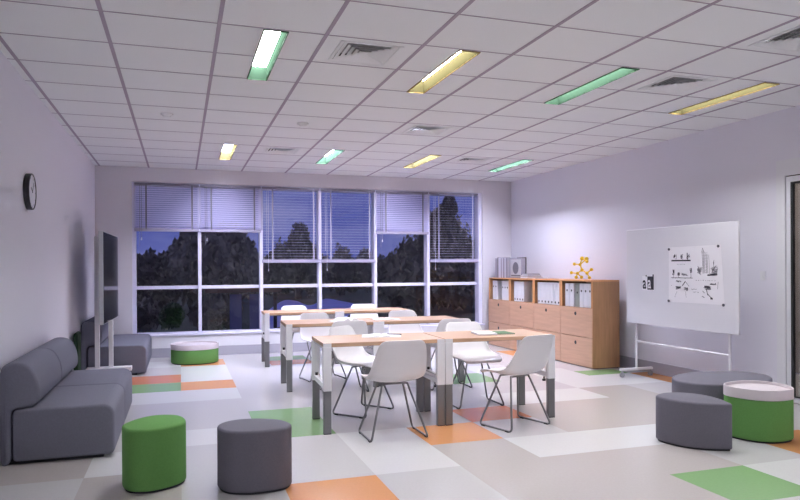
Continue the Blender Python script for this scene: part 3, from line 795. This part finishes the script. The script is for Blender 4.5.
# right: tower drawing
for u in (.66, .68, .70, .73, .75): ln('inkm' if u in (.68, .73) else 'inkl', u, .08+.9*abs(u-.67), u, .48, .004)
ln('inkm', .67, .04, .655, .12); ln('inkm', .67, .04, .70, .12); ln('inkl', .78, .16, .78, .48, .004)
for k in range(14): ln('inkl', .66, .12+.025*k, .76, .12+.027*k, .002)
scrib('inkl', .60, .43, .05, .08, 26); scrib('inkl', .87, .42, .07, .09, 26); scrib('inkm', .82, .50, .10, .02, 24); scrib('inkm', .86, .32, .012, .07, 8)
for k in range(9): scrib('inkl', .54+.04*k, .60, .014, .008, 3)
# lower left: bench sketch
scrib('inkm', .20, .62, .06, .014, 12); ln('ink', .33, .62, .27, .70, .008); ln('inkm', .33, .62, .40, .71, .004)
scrib('inkm', .21, .74, .07, .03, 26); scrib('inkm', .34, .76, .04, .035, 16); ln('inkl', .17, .80, .13, .88); ln('inkl', .33, .80, .34, .89)
scrib('ink', .13, .90, .006, .006, 4); scrib('ink', .34, .90, .006, .006, 4); scrib('inkm', .06, .70, .01, .004, 3)
for k in range(5): scrib('inkm', .44+.022*k, .755, .009, .007, 3); scrib('inkm', .47+.025*k, .805, .009, .007, 3)
# lower right: plan sketch with arrow
scrib('inkm', .72, .72, .07, .035, 26); scrib('inkm', .82, .66, .05, .012, 12); ln('inkm', .92, .62, .90, .74); scrib('inkm', .87, .66, .02, .02, 8)
ln('ink', .71, .74, .73, .85, .008); ln('ink', .73, .83, .79, .90, .007); scrib('ink', .79, .91, .016, .02, 10, .008); scrib('inkl', .65, .88, .03, .02, 6); scrib('inkl', .66, .80, .03, .02, 6)
random.setstate(rs)
sb_.build('drawing', [M['ink'], M['inkm'], M['inkl']], t, recalc=False)
for nm, (y, z) in zip(['upper left', 'upper right', 'lower right', 'lower left'], [(PY+.385, PZ+.285), (PY-.318, PZ+.297), (PY-.382, PZ-.288), (PY+.392, PZ-.280)]):
    b = MB(); b.cyl((0, 0, 0), (-.008, 0, 0), .014, n=16); o = b.build('magnet', M['bookd'], None, smooth=True); o.location = (BX-.006, y, z)
    tag(o, f'round dark magnet at the {nm} corner of the drawing paper', 'magnet', 'magnets holding the drawing paper')

# small letter card
t = bp('letter_card', 'small sign with the letter a twice, once reversed in black', 'sign', 6.355, 1.118)
def textmesh(s, size, m, parent, name, yoff, zoff, xs=1, off=.003, fat=0):
    cu = bpy.data.curves.new('letters', 'FONT'); cu.body = s; cu.size = size; cu.offset = fat
    to = bpy.data.objects.new('letters', cu); COL.objects.link(to)
    dg = bpy.context.evaluated_depsgraph_get(); me = bpy.data.meshes.new_from_object(to.evaluated_get(dg))
    bpy.data.objects.remove(to)
    me.transform(Matrix(((0, 0, 1, -off), (-xs, 0, 0, yoff), (0, 1, 0, zoff), (0, 0, 0, 1))))
    return link(name, me, m, parent)
b = MB(); b.box(-.001, .0, -.097, .10, -.088, .075); b.build('card', M['paper'], t)
b = MB(); b.box(-.0018, -.0011, -.090, .010, -.080, .072); b.box(-.0018, -.0011, -.097, -.078, -.080, .095); b.build('black_block', M['ink'], t)
textmesh('a', .20, M['ink'], t, 'letter', .092, -.068, .72, .0022, .004)
textmesh('a', .20, M['paper'], t, 'letter', .006, -.062, .68, .0024, .002)
b = MB(); b.cyl((-.0012, .03, .078), (-.0022, .03, .078), .010, n=12); b.build('dot', M['ink'], t)

# ------------------------------------------------------------------ tables
def make_table():
    t = empty('school_table')
    W, D, ZTOP = 1.01, .61, .714
    b = MB(); b.box(.004, W-.004, .004, D, ZTOP-.03, ZTOP, bev=.002); b.build('tabletop', M['top'], t)
    b = MB()
    b.box(.06, W-.06, .16, .20, ZTOP-.05, ZTOP-.031); b.build('cross_beam', M['steel'], t)
    b = MB(); b.box(.06, W-.06, D-.20, D-.16, ZTOP-.05, ZTOP-.031); b.build('cross_beam', M['steel'], t)
    for sx in (0, 1):
        xa, xb = (0.0, .066) if sx == 0 else (W-.066, W)
        for sy in (0, 1):
            ya, yb = (0.0, .05) if sy == 0 else (D-.05, D)
            zt = ZTOP-.0005 if sy == 0 else ZTOP-.031
            b = MB(); b.box(xa, xb, ya, yb, .338, ZTOP-.031, bev=.002)
            if sy == 0: b.box(xa, xb, ya, .0035, ZTOP-.031, zt)
            lg = b.build('leg', M['white'], t)
            b = MB(); b.box(xa+.003, xb-.003, ya+.003, yb-.003, .004, .339, bev=.002); b.build('leg_extension', M['steel'], lg)
            b = MB(); b.box(xa+.004, xb-.004, ya+.003, yb-.003, 0, .006); b.build('glide', M['black'], lg)
        xm = (xa+xb)/2
        b = MB(); b.box(xa+.012, xb-.012, .05, D-.05, .345, .385, bev=.002); r = b.build('side_rail', M['white'], t)
        b = MB()
        b.cyl((xm, .14, .345), (xm, .14, .315), .006, n=8).cyl((xm, .14, .315), (xm, .14, .298), .016, n=12); b.build('adjustment_knob', M['black'], r)
        b = MB(); b.cyl((xm, D-.075, .386), (xm, D-.075, .41), .012, n=10); b.build('adjustment_knob', M['black'], r)
        b = MB(); b.box(xa+.012, xb-.012, .05, D-.05, ZTOP-.05, ZTOP-.031); b.build('upper_rail', M['white'], t)
    return t
TP = make_table(); first = True
tl = [('left beech-topped table of the nearest row, open notebook on it', 'right beech-topped table of the nearest row, white pad and green folder on it'),
      ('left table of the middle row with an open book at its right end', 'right table of the middle row, partly hidden by chair backs'),
      ('left table of the far row in front of the window', 'right table of the far row in front of the window')]
for r, y in enumerate((5.10, 7.02, 8.905)):
    for k, x in enumerate((1.055, 2.068)):
        t = TP if first else copy_tree(TP); first = False
        t.location = (x, y, 0)
        if r == 0:
            t.rotation_euler = (0, 0, -.036); t.location = (1.056+k*1.013, 5.118-k*.0365, 0)
        tag(t, tl[r][k], 'table', 'beech-topped school tables in three rows')

# ------------------------------------------------------------------ chairs
def shell_mesh():
    cen = [(.235, .418), (.222, .436), (.17, .441), (.09, .432), (.0, .424), (-.09, .424), (-.150, .440), (-.190, .490), (-.215, .555), (-.236, .625), (-.255, .70), (-.266, .748), (-.270, .764)]
    hw = [.165, .195, .222, .236, .240, .238, .234, .228, .220, .208, .194, .176, .138]
    up = [.0, .004, .016, .028, .036, .046, .055, .050, .040, .028, .016, .008, .004]
    NU = 14; b = bmesh.new(); g = []
    for i, ((y, z), w, k) in enumerate(zip(cen, hw, up)):
        a = cen[max(i-1, 0)]; c = cen[min(i+1, len(cen)-1)]
        ty, tz = a[0]-c[0], a[1]-c[1]; L = math.hypot(ty, tz); ny, nz = -tz/L, ty/L   # normal towards the sitter
        if nz < 0 and abs(nz) > abs(ny): ny, nz = -ny, -nz
        if ny < 0 and abs(ny) > abs(nz): ny, nz = -ny, -nz
        row = []
        for j in range(NU+1):
            u = -1+2*j/NU
            row.append(b.verts.new((w*math.sin(u*PI/2*.92)/math.sin(PI/2*.92), y+ny*k*u*u*1.3, z+nz*k*u*u*1.3)))
        g.append(row)
    for r0, r1 in zip(g, g[1:]):
        for j in range(NU): b.faces.new((r0[j], r0[j+1], r1[j+1], r1[j]))
    bmesh.ops.recalc_face_normals(b, faces=b.faces)
    bmesh.ops.solidify(b, geom=b.faces[:], thickness=.011)
    me = bpy.data.meshes.new('seat_shell'); b.to_mesh(me); b.free(); return me
def make_chair():
    t = empty('school_chair')
    o = link('seat_shell', shell_mesh(), M['chair'], t, smooth=True)
    for p in o.data.polygons: p.use_smooth = True
    sb = o.modifiers.new('smooth', 'SUBSURF'); sb.levels = 1; sb.render_levels = 1
    for s in (-1, 1):
        b = MB(); b.tube([(s*.10, .075, .415), (s*.225, .195, .0095), (s*.225, -.175, .0095), (s*.10, -.045, .415)], .0084, rad=.035)
        lg = b.build('sled_leg', M['wire'], t, smooth=True)
        
        for ya in (.125, -.145):
            b = MB(); b.box(s*.225-.009, s*.225+.009, ya, ya+.04, 0, .012, bev=.002); b.build('glide', M['black'], lg)
    b = MB(); b.tube([(-.10, .075, .413), (.10, .075, .413)], .0084); b.tube([(-.10, -.045, .413), (.10, -.045, .413)], .0084)
    b.build('seat_mount', M['wire'], t, smooth=True)
    return t
CP = make_chair(); first = True
chairs = [
    (1.565, 4.925, (0, 1), 'white shell chair in front of the nearest row, left, back to the viewer'),
    (1.565, 5.83, (.64, -.77), 'white shell chair behind the nearest row, left, turned towards the viewer'),
    (2.62, 4.905, (-.30, .95), 'white shell chair in front of the nearest row, right, seen from the side'),
    (2.65, 5.80, (0, -1), 'white shell chair behind the nearest row, right, near the white pad'),
    (1.59, 7.76, (.2, -.98), 'white shell chair behind the middle row, left'),
    (2.69, 7.78, (.05, -1), 'white shell chair behind the middle row, right'),
    (1.60, 9.44, (.12, -.99), 'white shell chair behind the far row, left, in front of the window'),
    (2.60, 9.44, (-.05, -1), 'white shell chair behind the far row, right, in front of the window'),
    (2.76, 6.74, (0, 1), 'white shell chair in front of the middle row, right, only its back showing'),
    (1.65, 6.90, (0, 1), 'white shell chair in front of the middle row, left, only its back showing'),
]
for x, y, (dx, dy), lab in chairs:
    t = CP if first else copy_tree(CP); first = False
    t.location = (x, y, 0); t.rotation_euler = (0, 0, math.atan2(dy, dx)-PI/2)
    tag(t, lab, 'chair', 'white shell chairs with wire sled legs')

# ------------------------------------------------------------------ papers on the tables
TZ = .7145
def openbook(x, y, z, rz, w, d, label, m='paper', arch=.008, cov='bookl'):
    t = empty('open_notebook', (x, y, z), rz); tag(t, label, 'notebook', 'open books on the tables')
    for s in (-1, 1):
        b = MB(); N = 8; rows = []
        for i in range(N+1):
            u = i/N; zz = .0015+arch*math.sin(min(u*1.6, 1)*PI)*(1-u)*1.4+arch*.4*(1-u)
            rows.append((s*u*w/2, zz))
        for (xa, za), (xb, zb) in zip(rows, rows[1:]):
            b.quad([(xa, -d/2, za), (xb, -d/2, zb), (xb, d/2, zb), (xa, d/2, za)])
            b.quad([(xa, -d/2, 0.0002), (xb, -d/2, 0.0002), (xb, -d/2, zb), (xa, -d/2, za)])
        b.build('page', M[m], t, recalc=False)
    b = MB(); b.box(-w/2-.003, w/2+.003, -d/2-.003, d/2+.003, 0, .0012); b.build('cover', M[cov], t)
    return t
openbook(1.65, 5.52, TZ, math.radians(-16), .33, .25, 'open white notebook on the left table of the nearest row')
b = MB(); b.cyl((-.07, 0, 0), (.06, 0, 0), .004, n=8); b.cyl((.06, 0, 0), (.072, 0, 0), .004, .001, n=8)
o = b.build('pen', M['bookd'], None, smooth=True); o.location = (1.76, 5.50, TZ+.0135); o.rotation_euler = (0, 0, math.radians(140)); tag(o, 'dark pen lying on the open white notebook', 'pen')
t = empty('writing_pad', (2.545, 5.345, TZ), math.radians(-8)); tag(t, 'white writing pad on the right table of the nearest row', 'pad')
b = MB(); b.box(-.085, .085, -.12, .12, 0, .004); b.build('backing', M['bookm'], t)
b = MB(); b.box(-.083, .083, -.118, .118, .004, .016); b.build('pages', M['paper'], t)
t = empty('folder', (2.72, 5.36, TZ), math.radians(-4)); tag(t, 'dark green folder lying beside the white writing pad', 'folder')
b = MB(); b.box(-.075, .08, -.115, .115, 0, .003); b.box(-.075, .08, -.115, .115, .006, .008); b.box(.077, .08, -.115, .115, .003, .006); b.build('cover', M['folder'], t)
b = MB(); b.box(-.072, .076, -.11, .11, .003, .006); b.build('pages', M['paper'], t)
openbook(1.75, 7.2, TZ, math.radians(12), .34, .25, 'open book with arched white pages on the left table of the middle row', arch=.03, cov='bookd')
openbook(2.25, 7.32, TZ, math.radians(-5), .30, .22, 'flat open book on the right table of the middle row', arch=.006)

# ------------------------------------------------------------------ dusk sky
w = bpy.data.worlds.new('dusk'); SC.world = w; w.use_nodes = True
nt = w.node_tree; nt.nodes.clear()
out = nt.nodes.new('ShaderNodeOutputWorld'); bg = nt.nodes.new('ShaderNodeBackground')
tc = nt.nodes.new('ShaderNodeTexCoord')
mp = nt.nodes.new('ShaderNodeMapping'); mp.inputs['Scale'].default_value = (1.2, 1.2, 5.5)
nz = nt.nodes.new('ShaderNodeTexNoise'); nz.inputs['Scale'].default_value = 2.6; nz.inputs['Detail'].default_value = 5; nz.inputs['Roughness'].default_value = .55
cr = nt.nodes.new('ShaderNodeValToRGB')
cr.color_ramp.elements[0].position = .42; cr.color_ramp.elements[0].color = (.085, .105, .37, 1)
cr.color_ramp.elements[1].position = .72; cr.color_ramp.elements[1].color = (.27, .28, .54, 1)
nt.links.new(tc.outputs['Generated'], mp.inputs['Vector']); nt.links.new(mp.outputs['Vector'], nz.inputs['Vector']); nt.links.new(nz.outputs['Fac'], cr.inputs['Fac'])
nt.links.new(cr.outputs['Color'], bg.inputs['Color']); bg.inputs['Strength'].default_value = 1.0
nt.links.new(bg.outputs[0], out.inputs[0])

SC.view_settings.view_transform = 'Standard'; SC.view_settings.look = 'None'; SC.view_settings.gamma = 1; SC.view_settings.use_curve_mapping = False
SC.view_settings.exposure = 0
